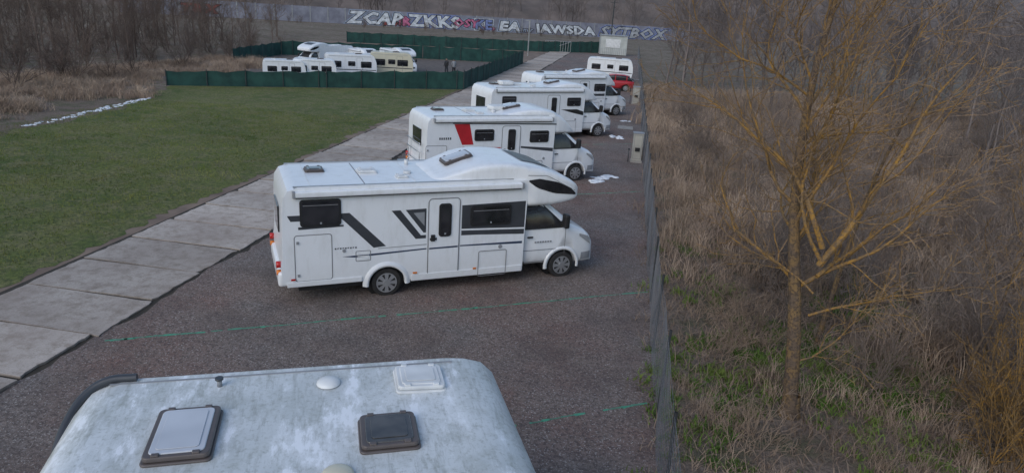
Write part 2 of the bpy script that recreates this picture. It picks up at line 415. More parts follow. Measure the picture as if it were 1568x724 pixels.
        box("mirror_arm",B+1.05,B+1.13,min(s*.95,s*1.1),max(s*.95,s*1.1),1.42,1.50,M_blk,E)
        loft_side_poly("headlight",cs,7,lin(B+1.62,B+1.98,6),lerpf([(B+1.62,1.08),(B+1.98,.82)]),lerpf([(B+1.62,1.14),(B+1.98,1.02)]),M_lamp,E,tum=.14,side=s,off=.012)
        loft_side_poly("bumper_side",cs,7,lin(B+1.72,B+2.08,6),lambda x:.42,lambda x:.62,M_gry,E,tum=.14,side=s,off=.006)
    V=[];F=[];xs=lin(B+.72,B+1.45,8);ys=lin(-.84,.84,10)
    for x in xs:
        zb,z2,h=secval(cs,x); hz=(z2-zb)/2; mid=(z2+zb)/2
        for y in ys:
            V.append((x,y*.98,mid+hz*(1-min(.985,abs(y)/(h*tumble(z2,.14)))**7)**(1/7)+.012))
    for i in range(7):
        for j in range(9): a=i*10+j; F.append((a,a+10,a+11,a+1))
    mesh_obj("windscreen",V,F,M_glass,E,smooth=True)
    box("bumper_front",B+2.02,B+2.14,-.78,.78,.30,.60,M_cabw,E,bev=.05)
    box("grille",B+2.06,B+2.125,-.55,.55,.66,.86,M_blk,E,bev=.02)
    box("number_plate",B+2.14,B+2.15,-.26,.26,.42,.52,M_vent,E)
    for s in (-1,1):
        wheel((0,s*(hw-.14),.34),E,side=s); wheel((f,s*.90,.34),E,side=s)
        V=[];F=[]
        for a in lin(-.02*PI,1.02*PI,21):
            for rr,yy in ((.42,hw-.05),(.42,hw+.045),(.47,hw+.05),(.55,hw-.01)):
                V.append((rr*math.cos(a),s*yy,.33+rr*math.sin(a)))
        for k in range(20):
            for j in range(3): a=k*4+j; F.append((a,a+4,a+5,a+1))
        mesh_obj("rear_wheel_arch",V,F,M_white,E,smooth=True)
        box("side_skirt",.56,B-.02,s*(hw+.012)-.012,s*(hw+.012)+.012,.34,.50,M_white,E,bev=.01)
        box("side_skirt_rear",R+.05,-.56,s*(hw+.012)-.012,s*(hw+.012)+.012,.44,.56,M_white,E,bev=.01)
    box("rear_bumper",R-.13,R+.10,-hw+.02,hw-.02,.44,.78,M_white,E,bev=.07,seg=3)
    for s in (-1,1):
        cyl("tail_lamp",(R-.10,s*.98,.93),.075,.10,'x',M_redl,E,n=20)
        cyl("tail_lamp",(R-.10,s*.98,.75),.06,.10,'x',M_org,E,n=20)
        box("side_marker",R-.02+.15,R+.22,s*(hw+.028)-.006,s*(hw+.028)+.006,.60,.64,M_redl,E)
    box("rear_window",R-.045,R-.01,-.5,.5,1.5,2.1,M_glass,E,bev=.01)
    aw0,aw1=(R+.25,B-.15)
    box("awning_case",aw0,aw1,-hw-.10,-hw+.0,zt-.20,zt-.07,M_white,E,bev=.03,seg=3)
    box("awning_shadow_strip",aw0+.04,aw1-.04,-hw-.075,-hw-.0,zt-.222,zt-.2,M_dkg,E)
    for xx in (aw0,aw1): box("awning_end_cap",xx-.03,xx+.03,-hw-.105,-hw+.0,zt-.205,zt-.062,M_gry,E,bev=.01)
    y=-hw
    d0,d1=(.94,1.71)
    side_rect_outline("habitation_door_gap",d0,d1,.42,2.30,y-.014,.022,M_seam,E,r=.10)
    o=prism("habitation_door",rrect(d0+.03,d1-.03,.45,2.27,.09),y-.012,y+.01,M_white,E)
    window((d0+d1)/2-.13,(d0+d1)/2+.17,1.38,2.17,y-.012,E,nm="door_window")
    box("door_handle",d0+.07,d0+.17,y-.05,y-.01,1.28,1.44,M_blk,E,bev=.015)
    side_rect_outline("garage_door_gap",-2.0,-1.2,.55,1.62,y-.004,.018,M_seam,E,r=.07)
    for zz in (.70,1.45): box("garage_lock",-1.95,-1.90,y-.02,y,zz-.03,zz+.03,M_gry,E)
    side_rect_outline("service_hatch_gap",B-1.18,B-.45,.30,.95,y-.026,.018,M_seam,E,r=.05)
    side_rect_outline("fridge_vent_gap",-.70,-.36,.92,1.17,y-.004,.016,M_seam,E,r=.03)
    for k in range(5): box("vent_louvre",-.66,-.40,y-.01,y,.955+k*.04,.972+k*.04,M_vent,E)
    box("orange_reflector",.60,.70,y-.034,y-.02,.52,.56,M_org,E)
    box("orange_reflector",B-1.30,B-1.22,y-.034,y-.02,.50,.54,M_org,E)
    cyl("water_inlet",(2.75,y-.005,1.02),.05,.02,'y',M_gry,E,n=16)
    cyl("socket",(-.95,y-.005,1.2),.04,.02,'y',M_gry,E,n=16)
    L=lambda k:y-.003*k
    if decor==0:
        window(-1.86,-1.0,1.80,2.40,y,E); window(1.96,2.98,1.58,2.08,y,E)
        side_poly("stripe",[(-2.12,2.06),(-1.86,2.06),(-1.86,1.93),(-2.05,1.93)],L(1),M_dkg,E)
        side_poly("stripe",[(-1.0,2.06),(-.82,2.06),(-.02,1.24),(-.30,1.22),(-.98,1.93),(-1.0,1.93)],L(1),M_dkg,E)
        side_poly("stripe",[(-1.9,1.80),(-1.9,1.74),(-.95,1.76),(-.95,1.80)],L(1),M_dkg,E)
        side_poly("stripe",[(.10,2.06),(.30,2.06),(.78,1.44),(.90,1.44),(.90,1.36),(.66,1.36)],L(1),M_dkg,E)
        side_poly("stripe",[(.42,2.06),(.90,2.07),(.90,1.50),(.84,1.50)],L(1),M_dkg,E)
        side_poly("stripe",[(.60,1.98),(.86,1.99),(.86,1.66)],L(2),M_gry,E)
        side_poly("stripe",[(1.75,2.10),(B-.02,2.13),(B-.02,1.30),(2.15,1.36),(1.75,1.37)],L(1),M_dkg,E)
        side_poly("stripe",[(1.75,1.53),(B-.02,1.47),(B-.02,1.43),(1.75,1.49)],L(2),M_white,E)
        side_poly("stripe",[(-1.0,1.06),(.92,1.12),(.92,1.09),(-.7,1.02)],L(1),M_blue,E)
        side_poly("stripe",[(1.73,1.13),(B-.05,1.12),(B-.05,1.06),(1.73,1.10)],L(1),M_blue,E)
        side_poly("stripe",[(-.2,1.20),(.92,1.22),(.92,1.20),(-.2,1.185)],L(1),M_gry,E)
        side_poly("door_stripe",[(d0+.05,1.36),(d0+.22,1.36),(d0+.22,1.30),(d0+.05,1.30)],y-.016,M_dkg,E)
        side_poly("door_stripe",[(d0+.04,1.12),(d1-.04,1.13),(d1-.04,1.09),(d0+.04,1.085)],y-.016,M_blue,E)
        for k in range(9):
            xx=-1.15+k*.055; side_poly("lettering",[(xx,1.27),(xx+.035,1.275),(xx+.035,1.235+.02*(k%2)),(xx,1.24)],L(1),M_dkg,E)
        for k in range(7):
            xx=B+.36+k*.07; box("lettering",xx,xx+.045,-1.012,-1.004,.98,1.02,M_gry,E)
    elif decor==1:
        window(-.15,.62,1.75,2.18,y,E)
        window(2.1,2.9,1.65,2.10,y,E)
        side_poly("red_stripe",[(-.95,2.38),(-.35,2.38),(-.18,1.62),(-.62,1.62)],L(1),M_redv,E)
        side_poly("stripe",[(-1.0,2.42),(3.2,2.36),(3.2,2.31),(-1.0,2.39)],L(1),M_dkg,E)
        side_poly("stripe",[(1.75,1.52),(B-.02,1.42),(B-.02,1.28),(1.75,1.45)],L(1),M_dkg,E)
        side_poly("stripe",[(-.6,1.55),(.92,1.5),(.92,1.46),(-.6,1.51)],L(1),M_redv,E)
        for k in range(6):
            xx=-1.5+k*.08; side_poly("lettering",[(xx,1.90),(xx+.05,1.905),(xx+.055,1.82),(xx,1.82)],L(1),M_dkg,E)
        for s in (-.7,.7):
            cyl("rack_upright",(R-.14,s,1.15),.018,1.0,'z',M_alu,E,n=10)
        for zz in (.72,.95,1.3,1.62): cyl("rack_bar",(R-.16,0,zz),.016,1.7,'y',M_alu,E,n=10)
        box("rack_channel",R-.55,R-.12,-.8,.8,.70,.73,M_alu,E)
        box("roof_air_unit",R+2.9,R+3.6,-.1,.5,zt+.02,zt+.20,M_vent,E,bev=.06)
    elif decor==2:
        window(-1.7,-.9,1.75,2.25,y,E); window(2.15,3.0,1.72,2.16,y,E)
        side_poly("stripe",[(1.8,1.55),(2.6,1.35),(B-.02,1.22),(B-.02,1.42),(2.8,1.55)],L(1),M_blk,E)
        side_poly("stripe",[(-2.0,1.35),(.9,1.3),(.9,1.22),(-2.0,1.3)],L(1),M_dkg,E)
        box("roof_air_unit",-1.3,-.6,-.3,.3,zt+.02,zt+.22,M_vent,E,bev=.06)
    else:
        window(-1.7,-.9,1.7,2.2,y,E); window(2.1,3.0,1.65,2.12,y,E)
        side_poly("stripe",[(-2.0,1.45),(B-.05,1.5),(B-.05,1.34),(-2.0,1.4)],L(1),M_dkg,E)
        side_poly("stripe",[(-2.0,1.2),(B-.05,1.22),(B-.05,1.19),(-2.0,1.17)],L(1),M_gry,E)
    skylight(R+.85,.35,zt-.01,.44,.44,E,tint=M_glass2)
    skylight(R+2.0,.05,zt-.01,.46,.42,E,tint=M_vent,frame=M_vent)
    def hz(x): return secval(hs,x)[1]
    xs_=B-1.42; t=math.atan2(hz(xs_+.3)-hz(xs_-.3),.6)
    skylight(xs_,.05,hz(xs_)-.005,.74,.56,E,tint=M_blind,frame=M_brn,tilt=-t,h=.045)
    skylight(B-2.9,-.55,zt-.015,.3,.3,E,tint=M_vent,frame=M_vent,h=.025)
    cyl("roof_chimney",(R+3.1,.7,zt+.06),.05,.12,'z',M_vent,E,n=16)
    cyl("aerial_base",(R+2.9,-.2,zt+.03),.09,.06,'z',M_vent,E,n=20)
    for k in range(3): box("roof_panel_joint",R+.6+k*1.15,R+.62+k*1.15,-1.0,1.0,zt-.002,zt+.004,M_seam if k==1 else M_vent,E)
    return E
# ------------------------------------------------------------------ caravan
def caravan(name,loc,rot,L=5.0,W=2.2,H=2.6,mat=M_white,roof=None,scale=1.0,windows=True,stripe=M_dkg,bev=.10):
    E=empty(name,loc,rot,scale)
    h=L/2; hw=W/2
    pts=[(-h+.1,.42),(-.45,.42)]+[(.40*math.cos(a),.32+.40*math.sin(a)) for a in lin(PI*.98,.02*PI,11)]+[(.45,.42),(h-.3,.42),(h-.08,.7),(h,1.25),(h-.04,1.8),(h-.14,H-.45),(h-.24,H-.22),(h-.38,H-.08),(h-.58,H-.02),(h-.8,H),(-h+.42,H),(-h+.18,H-.06),(-h+.06,H-.18),(-h,H-.45),(-h-.02,1.1),(-h+.02,.6)]
    o=prism("body_shell",pts,-hw,hw,mat,E,bev=bev,seg=5)
    if roof: 
        o.data.materials.append(roof)
        for p in o.data.polygons:
            if p.center.z>H-.3 and p.normal.z>.25: p.material_index=1
    box("chassis",-h+.3,h+.2,-.5,.5,.30,.44,M_blk,E)
    prism("drawbar",[(h-.1,.36),(h+1.15,.40),(h+1.15,.47),(h-.1,.46)],-.06,.06,M_gry,E)
    cyl("jockey_wheel",(h+.95,.12,.14),.11,.06,'y',M_blk,E,n=16); cyl("jockey_post",(h+.95,.12,.5),.025,.6,'z',M_alu,E,n=10)
    cyl("wheel_liner",(0,0,.34),.42,W-.4,'y',M_blk,E)
    for s in (-1,1): wheel((0,s*(hw-.12),.31),E,r=.31,w=.18,side=s,n=24)
    if windows:
        for s in (-1,1):
            y=s*hw
            window(-h+.5,-h+1.5,1.35,1.95,y,E,sgn=s); window(h-1.6,h-.55,1.35,1.95,y,E,sgn=s); window(-.35,.35,1.5,1.95,y,E,sgn=s)
            yy=y+s*.004
            side_poly("stripe",[(-h+.1,1.12),(h-.1,1.08),(h-.1,1.16),(-h+.1,1.2)],yy,stripe,E)
            side_rect_outline("door_gap",.5,1.08,.5,2.3,y+s*.004,.02,M_seam,E)
            box("awning_rail",-h+.3,h-.6,y-.012,y+.012,H-.2,H-.16,M_alu,E)
        box("front_window",h-.20,h-.02,-.8,.8,1.45,2.0,M_glass,E,bev=.05)
        box("rear_window",-h-.03,-h+.02,-.75,.75,1.35,1.95,M_glass,E,bev=.03)
        for s in (-1,1): box("tail_lamp",-h-.04,-h+.02,s*.9-.08,s*.9+.08,.6,.95,M_redl,E,bev=.02)
        skylight(-h+1.2,0,H-.01,.5,.5,E,tint=M_vent,frame=M_vent)
        skylight(h-1.7,0,H-.01,.7,.5,E)
    return E
def place(wx,wy,head,wb=4.52,u=None):
    c,s=math.cos(head),math.sin(head); u=wb if u is None else u
    return (wx-(u*c+1.05*s),wy-(u*s-1.05*c),0)
h1=.5577
motorhome("motorhome",place(-4.98,14.03,h1,u=0.0),h1,"alcove",0,2.22,4.52)
h2=math.radians(34); motorhome("motorhome",place(-1.66,26.96,h2,4.3),h2,"low",1,1.95,4.3)
h3=math.radians(38); motorhome("motorhome",place(-1.30,37.77,h3,4.4),h3,"low",2,2.3,4.4)
h4=math.radians(40); motorhome("motorhome",place(-.54,46.47,h4,4.2),h4,"low",3,2.0,4.2)
a0=math.radians(24)
FC=caravan("caravan",(-2.63+.10*math.cos(a0),5.03+.10*math.sin(a0),0),a0,L=4.46,W=2.25,H=2.75,roof=M_roof,windows=False,bev=.12)
Hh=2.75; dx=-.10
skylight(-.95+dx,.0,Hh-.01,.56,.78,FC,tint=M_blind,frame=M_brn,h=.05)
skylight(.81+dx,-.24,Hh-.01,.54,.54,FC,tint=M_glass2,frame=M_brn,h=.045)
skylight(1.2+dx,.66,Hh-.015,.52,.48,FC,tint=M_vent,frame=M_vent,h=.045,tilt=.04)
def dome(x,y,r,mat,nm):
    V=[];F=[];n=20;m=5
    for j in range(m):
        t=PI/2*j/m
        for i in range(n):
            a=2*PI*i/n; V.append((x+r*math.cos(t)*math.cos(a),y+r*math.cos(t)*math.sin(a),Hh+.01+r*.45*math.sin(t)))
    V.append((x,y,Hh+.01+r*.45))
    for j in range(m-1):
        for i in range(n): F.append((j*n+i,j*n+(i+1)%n,(j+1)*n+(i+1)%n,(j+1)*n+i))
    for i in range(n): F.append(((m-1)*n+i,(m-1)*n+(i+1)%n,m*n))
    mesh_obj(nm,V,F,mat,FC,smooth=True)
dome(.28+dx,.73,.12,M_vent,"roof_vent"); dome(.35+dx,-.76,.14,M_cream,"roof_vent")
cyl("flue_pipe",(-.77+dx,.84,Hh+.04),.025,.08,'z',M_gry,FC,n=14); cyl("flue_cap",(-.77+dx,.84,Hh+.085),.04,.02,'z',M_dkg,FC,n=16)
path=[(-2.26,.10,2.02),(-2.26,.45,2.32),(-2.21,.80,2.55),(-2.09,1.0,2.69),(-1.94,1.07,2.76),(-1.67,1.08,2.775)]
cu=bpy.data.curves.new("corner_rail",'CURVE'); cu.dimensions='3D'; sp=cu.splines.new('BEZIER'); sp.bezier_points.add(len(path)-1)
for bp,p in zip(sp.bezier_points,path): bp.co=p; bp.handle_left_type=bp.handle_right_type='AUTO'
cu.bevel_depth=.045; cu.bevel_resolution=3; cu.use_fill_caps=True; cu.materials.append(M_dkg)
o=bpy.data.objects.new("corner_rail",cu); COL.objects.link(o); o.parent=FC
box("roof_seam",-1.9,1.5,1.00,1.02,Hh-.005,Hh+.008,M_gry,FC)
caravan("caravan",(-1.9,70.5,0),math.radians(2),L=5.2,scale=.86)
caravan("caravan",(-25.3,48.9,0),math.radians(28),L=4.6,scale=.66)
caravan("caravan",(-23.5,50.2,0),math.radians(24),L=4.6,scale=.70,stripe=M_blue)
caravan("caravan",(-22.2,54.0,0),math.radians(28),L=5.0,scale=.80)
caravan("caravan",(-20.0,57.6,0),math.radians(20),L=4.3,scale=.84,mat=M_cream)
for i,(x,y,a) in enumerate([(-27.4,62.6,-112),(-25.6,63.8,-40),(-22.4,65.2,-48)]):
    motorhome("motorhome",(x,y,0),math.radians(a),"alcove" if i!=1 else "low",3,scale=(.76,.68,.72)[i],detail=False)
def car(name,loc,rot,mat):
    E=empty(name,loc,rot,.95)
    cs=[(-2.0,.40,.80,.70),(-1.93,.28,.95,.80),(-1.5,.22,1.0,.86),(-.5,.20,1.0,.88),(.8,.20,.98,.88),(1.4,.22,.88,.86),(1.85,.26,.75,.78),(2.0,.32,.62,.66)]
    b=loft("body",cs,5,mat,E,K=40)
    ct=[cyl("cut",(x,0,.30),.36,3,'y',M_blk,E,n=32) for x in (-1.25,1.25)]
    bpy.context.view_layer.update(); boolcut(b,ct)
    gs=[(-1.85,.85,.98,.70),(-1.55,.85,1.32,.70),(-1.1,.85,1.44,.70),(-.2,.85,1.47,.71),(.35,.85,1.38,.70),(1.0,.85,1.0,.74)]
    loft("greenhouse_glass",gs,5,M_glass,E,K=36)
    rs=[(-1.6,1.3,1.345,.62),(-1.1,1.38,1.47,.63),(-.2,1.40,1.50,.64),(.32,1.34,1.41,.62)]
    loft("roof_panel",rs,4,mat,E,K=30)
    for s in (-1,1):
        for x in (-1.3,-.25): box("pillar",x-.04,x+.04,s*.70-.02,s*.70+.02,.95,1.38,mat,E)
        for x in (-1.25,1.25): wheel((x,s*.74,.30),E,r=.30,w=.19,side=s,n=24)
        box("mirror",.55,.7,s*.95-.08,s*.95+.08,.95,1.08,mat,E,bev=.03)
        box("headlamp",1.75,1.93,s*.58-.13,s*.58+.13,.58,.70,M_lamp,E,bev=.03)
        box("tail_lamp",-1.98,-1.88,s*.62-.1,s*.62+.1,.7,.92,M_redl,E,bev=.02)
    for x in (-1.25,1.25): cyl("wheel_liner",(x,0,.3),.37,1.3,'y',M_blk,E)
    return E
car("parked_car",(-1.4,62.6,0),math.radians(185),M_red)
# ------------------------------------------------------------------ ground sheets
def sheet(name,pts,z,mat):
    return mesh_obj(name,[(x,y,z) for x,y in pts],[tuple(range(len(pts)))],mat)
sheet("ground",[(-900,-200),(900,-200),(900,1500),(-900,1500)],0,M_soil)
def ragged(a,b,step,amp,sd):
    r=random.Random(sd); L=math.dist(a,b); n=max(2,int(L/step)); nx,ny=(b[1]-a[1])/L,-(b[0]-a[0])/L
    return [(a[0]+(b[0]-a[0])*i/n+nx*r.uniform(-amp,amp)+nx*amp*1.6*noise.noise(Vector((i*step*.35,sd*3.1,0))),a[1]+(b[1]-a[1])*i/n+ny*r.uniform(-amp,amp)) for i in range(n)]
lawn=ragged((-13.1,2),(-13.0,53.5),.25,.18,1)+ragged((-13.0,53.5),(-30.5,42.6),1,.1,2)+ragged((-30.5,42.6),(-27.8,37),.6,.4,3)+ragged((-27.8,37),(-25.5,24),.6,.4,4)+ragged((-25.5,24),(-25,2),1,.4,5)+[(-25,2)]
sheet("lawn",lawn,.010,M_grass)
sheet("verge_soil",[(-24,2),(-12.6,2),(-12.6,53),(-24,46)],.005,M_mud)
grv=ragged((-9.45,0),(-9.45,118),.3,.10,6)+[(-9.45,118),(1.35,118)]+ragged((1.35,118),(1.35,0),.6,.12,7)+[(1.35,0)]
sheet("gravel_yard",grv,.017,M_gravel)
sheet("gravel_yard_enclosure",[(-12.9,54.4),(-12.9,84),(-38,72),(-38,50),(-30,43.2)],.014,M_yard)
sheet("bare_field",[(-12.8,85),(-12.8,116),(-45,98),(-45,82)],.014,M_mud)
V=[];F=[];tones=[];r=random.Random(3); yy=3.64
while yy<117:
    x0,x1=-12.63+r.uniform(-.07,.07),-9.57+r.uniform(-.07,.07); g=.042; zt=.055+r.uniform(-.016,.016)
    sk=r.uniform(-.025,.025)
    cor=[(x0,yy+g+sk),(x1,yy+g-sk),(x1,yy+1.70-g-sk),(x0,yy+1.70-g+sk)]
    top=[]
    for k in range(4):
        a=cor[k];b_=cor[(k+1)%4]
        for t in range(12):
            q=t/12; j=.022 if t else .06
            top.append((a[0]+(b_[0]-a[0])*q+r.uniform(-j,j),a[1]+(b_[1]-a[1])*q+r.uniform(-j,j)*.5))
    b0=len(V); n=len(top); tl=r.uniform(-.008,.008)
    V+=[(x,y,zt+tl*(x+11)) for x,y in top]+[(x,y,0) for x,y in top]
    F.append(tuple(range(b0,b0+n)))
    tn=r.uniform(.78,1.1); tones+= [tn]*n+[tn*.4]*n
    for k in range(n): F.append((b0+k,b0+n+k,b0+n+(k+1)%n,b0+(k+1)%n))
    yy+=1.70
o=mesh_obj("concrete_slab_road",V,F,M_conc)
def set_tone(me,arr):
    at=me.color_attributes.new("tone",'FLOAT_COLOR','POINT')
    a=np.ones((len(arr),4),np.float32); a[:,:3]=np.asarray(arr,np.float32)[:,None]; at.data.foreach_set("color",a.ravel())
set_tone(o.data,tones)
sheet("road_joint_soil",[(-12.8,2),(-9.3,2),(-9.3,118),(-12.8,118)],.0125,M_joint)
def gline(name,a,b,sd):
    r=random.Random(sd); L=math.dist(a,b); d=((b[0]-a[0])/L,(b[1]-a[1])/L); nn=(-d[1],d[0]); V=[];F=[]; t=0; off=0
    while t<L:
        s=r.uniform(.06,.35); off+=r.uniform(-.012,.012); off*=.95
        if r.random()<.9:
            w=r.uniform(.016,.042); b0=len(V)
            for q,ww in ((t,-w),(t+s,-w*r.uniform(.4,1)),(t+s,w*r.uniform(.4,1)),(t,w)):
                V.append((a[0]+d[0]*q+nn[0]*(ww+off),a[1]+d[1]*q+nn[1]*(ww+off),.0215))
            F.append((b0,b0+1,b0+2,b0+3))
        t+=s*r.uniform(.8,1.1)
    mesh_obj(name,V,F,M_line)
gline("parking_line",(-9.25,10.33),(1.0,16.08),1)
gline("parking_line",(-6.5,6.5),(1.0,10.9),2)
gline("parking_line",(-9.25,20.2),(1.0,26.3),3)
gline("parking_line",(-9.25,30.5),(1.0,36.8),4)
def snow(name,pts,sd,rad=.3,hgt=.12,nb=7):
    r=random.Random(sd); bm=bmesh.new()
    for (x,y) in pts:
        for k in range(nb):
            m=Matrix.Translation((x+r.gauss(0,rad*.7),y+r.gauss(0,rad*.7),0))@Matrix.Diagonal((r.uniform(.4,1)*rad,r.uniform(.4,1)*rad,r.uniform(.3,1)*hgt,1))
            bmesh.ops.create_icosphere(bm,subdivisions=2,radius=1,matrix=m)
    for v in bm.verts:
        n_=noise.noise(v.co*6)*.05; v.co+=Vector((n_,n_,n_*.6))
    me=bpy.data.meshes.new(name); bm.to_mesh(me); bm.free(); me.materials.append(M_snow)
    for p in me.polygons:p.use_smooth=True
    o=bpy.data.objects.new(name,me); COL.objects.link(o)
snow("snow_pile",[(-.75,27.9),(-.35,28.3),(-.9,27.3)],1,.22,.1)
snow("snow_pile",[(-.5,38.4),(-.2,38.0)],2,.2,.1)
snow("snow_pile",[(.1,44.5)],5,.2,.08)
pp=[]; r=random.Random(4)
for t in lin(0,1,70): 
    if r.random()<.8: pp.append((-26.6-1.3*t+r.uniform(-.22,.22),27.0+10.5*t))
snow("snow_strip",pp,3,.10,.04,5)
# ------------------------------------------------------------------ mesh fence
FX=1.09; FH=1.62
def tubes(name,segs,r,mat,parent=None,sides=4):
    V=[];F=[]
    for a,b in segs:
        a=Vector(a);b=Vector(b);d=(b-a).normalized(); u=d.orthogonal().normalized(); w=d.cross(u); b0=len(V)
        for p in (a,b):
            for k in range(sides):
                t=2*PI*k/sides; V.append(p+(u*math.cos(t)+w*math.sin(t))*r)
        for k in range(sides): F.append((b0+k,b0+(k+1)%sides,b0+sides+(k+1)%sides,b0+sides+k))
    return mesh_obj(name,V,F,mat,parent)
E=empty("wire_mesh_fence")
r=random.Random(9)
Y0,Y1=3.0,118.0
bow=lambda y,z: .02*math.sin(y*1.3)+.015*math.sin(y*3.1+z*2)
segs=[]; y=Y0
while y<Y1:
    segs.append(((FX+bow(y,0),y,.03),(FX+bow(y,FH),y,FH))); y+=.085 if y<30 else .17
tubes("wire_mesh",segs,.0027,M_steel,E,3)
wires=[]
z=.05
while z<FH+.01:
    y=Y0
    while y<Y1:
        st=1.25 if y<60 else 5
        wires.append(((FX+bow(y,z),y,z),(FX+bow(y+st,z),y+st,z))); y+=st
    z+=.157
tubes("mesh_horizontal_wires",wires,.0026,M_steel,E,3)
y=3.0; posts=[]; k=0
while y<Y1:
    lean=r.uniform(-.03,.03); posts.append(((FX+.03,y,0),(FX+.03+lean,y+r.uniform(-.03,.03),FH+.06)))
    if k%3==1: posts.append(((FX+.04,y,FH*.85),(FX+.04,y+1.3,.03)))
    y+=2.5; k+=1
tubes("fence_post",posts,.024,M_post,E,8)
def netfence(name,pts,hs):
    E=empty(name); V=[];F=[];posts=[]
    for (a,b),(ha,hb) in zip(zip(pts,pts[1:]),zip(hs,hs[1:])):
        L=math.dist(a,b); n=max(2,int(L/.6))
        for i in range(n):
            t=i/n;t2=(i+1)/n; b0=len(V)
            def P(t,i): 
                sag=.09*abs(math.sin(i*PI/4))+.04*math.sin(i*2.3)
                w=.05*math.sin(i*1.7)
                return a[0]+(b[0]-a[0])*t+w,a[1]+(b[1]-a[1])*t+w,(ha+(hb-ha)*t)-sag
            x,y,h=P(t,i);x2,y2,h2=P(t2,i+1)
            V+=[(x,y,.02),(x2,y2,.02),(x2,y2,h2),(x,y,h)]; F.append((b0,b0+1,b0+2,b0+3))
            if i%4==0: posts.append(((x,y-.06,0),(x,y-.06,ha+(hb-ha)*t+.10)))
    mesh_obj("net",V,F,M_net,E); tubes("posts",posts,.03,M_post,E,6)
netfence("green_net_fence",[(-30.5,42.5),(-21.65,48.2),(-12.75,53.9)],[1.0,1.2,1.45])
netfence("green_net_fence",[(-12.75,53.9),(-12.7,84),(-24,80),(-37,71)],[1.45,1.5,1.5,1.5])
netfence("green_net_fence",[(-41,98.5),(-13.7,110),(-3.9,119)],[1.5,1.6,1.9])
netfence("green_net_fence",[(-37,71),(-36,60)],[1.4,1.3])
def cabinet(name,x,y,w,h):
    E=empty(name,(x,y,0),math.radians(4))
    box("cabinet_body",-w/2,w/2,-w*.4,w*.4,.12,h,M_box,E,bev=.015)
    box("cabinet_roof",-w/2-.03,w/2+.03,-w*.4-.03,w*.4+.03,h+.002,h+.05,M_gry,E,bev=.01)
    box("plinth",-w/2-.04,w/2+.04,-w*.45,w*.45,0,.12,M_kerb,E)
    side_rect_outline("cabinet_door",-w/2+.04,w/2-.04,.2,h-.06,-w*.4-.004,.015,M_seam,E,r=.02)
    box("socket_box",-w*.25,w*.25,-w*.4-.05,-w*.4,.55,.72,M_blk,E,bev=.01)
    cyl("tap_pipe",(-w/2-.15,-.1,.3),.02,.6,'z',M_post,E,n=10)
    cyl("tap_cap",(-w/2-.15,-.1,.62),.045,.06,'z',M_blk,E,n=12)
cabinet("electric_cabinet",.76,31.9,.44,1.35)
cabinet("electric_cabinet",.72,53.6,.5,1.3)
box("paving_patch",-.3,.6,41.2,42.4,.0,.03,M_kerb)
E=empty("portable_cabin",(-3.0,115,0),math.radians(8))
box("cabin_body",-2.1,2.1,-1.2,1.2,.1,2.95,M_cont,E,bev=.03); box("cabin_roof",-2.2,2.2,-1.3,1.3,2.955,3.1,M_gry,E,bev=.03)
box("sign_panel",-1.3,1.0,-1.26,-1.205,1.2,2.5,M_vent,E,bev=.01)
for k in range(14): box("cladding_rib",-2.0+k*.3,-1.95+k*.3,-1.225,-1.203,.15,1.1,M_gry,E)
E=empty("lamp_post",(-14.2,98,0)); tubes("mast",[((0,0,0),(0,0,4.7))],.075,M_alu,E,8); box("lamp_head",-.6,.15,-.08,.08,4.66,4.78,M_gry,E,bev=.02)
E=empty("utility_pole",(-4.5,150,0)); tubes("mast",[((0,0,0),(0,0,9))],.12,M_post,E,8); tubes("crossarm",[((-.8,0,8.4),(.8,0,8.4))],.05,M_post,E,6)
E=empty("swing_gate",(-13.5,112,0),.1)
tubes("gate_frame",[((0,0,.1),(0,0,1.7)),((0,0,1.7),(4,0,1.7)),((0,0,.1),(4,0,.1)),((4,0,.1),(4,0,1.7)),((0,0,.1),(4,0,1.7))]+[((.4*k,0,.1),(.4*k,0,1.7)) for k in range(1,10)],.03,M_alu,E,6)
# ------------------------------------------------------------------ graffiti wall
wa=Vector((-67.7,162,0)); wb_=Vector((5.5,198,0)); wd=(wb_-wa).normalized(); ang=math.atan2(wd.y,wd.x)
E=empty("graffiti_wall",wa,ang)
for k in range(-12,24):
    x=k*4.0; box("wall_panel",x+.05,x+3.85,-.08,.08,0,3.5,M_wall,E)
    box("wall_post",x+3.83,x+4.07,-.14,.14,0,3.6,M_gry,E)
gm={}
def gmat(n,c): 
    if n not in gm: gm[n]=simple("graffiti_"+n,c,rough=.8,c2=tuple(v*.6 for v in c),scale=1.5)
    return gm[n]
def graf(txt,x,z,size,col,sx=1.4,fat=.10,shear=.2,halo=None):
    lay=[(gmat("black",(.03,.03,.04)),fat+.13),(gmat(*col),fat)]
    if halo: lay.insert(0,(gmat(*halo),fat+.30))
    for k,(c,o_) in enumerate(lay):
        t=bpy.data.curves.new("graffiti",'FONT'); t.body=txt; t.size=size; t.offset=o_; t.shear=shear; t.materials.append(c)
        t.space_character=1.06; t.resolution_u=1
        ob=bpy.data.objects.new("graffiti",t); COL.objects.link(ob); ob.parent=E; ob.location=(x,-.16-.04*k,z); ob.rotation_euler=(PI/2,0,0); ob.scale=(sx,1,1)
W_=("white",(.70,.74,.80)); Bl=("blue",(.22,.28,.55)); Pk=("pink",(.6,.18,.32)); Rd=("red",(.40,.08,.07)); Gy=("silver",(.42,.44,.48)); Lb=("pale_blue",(.35,.42,.55))
graf("ZCAP",.5,.4,3.7,W_,1.3,.15,.2,Lb); graf("!R",12.4,.4,2.8,Pk,1.2,.12,.0); graf("ZKKS",15.5,.4,3.7,W_,1.35,.15,-.15,Bl); graf("OSY",26,.8,2.6,Pk,1.25,.10,.1,Lb); graf("KE",31.6,.5,3.1,Bl,1.2,.12,0,W_)
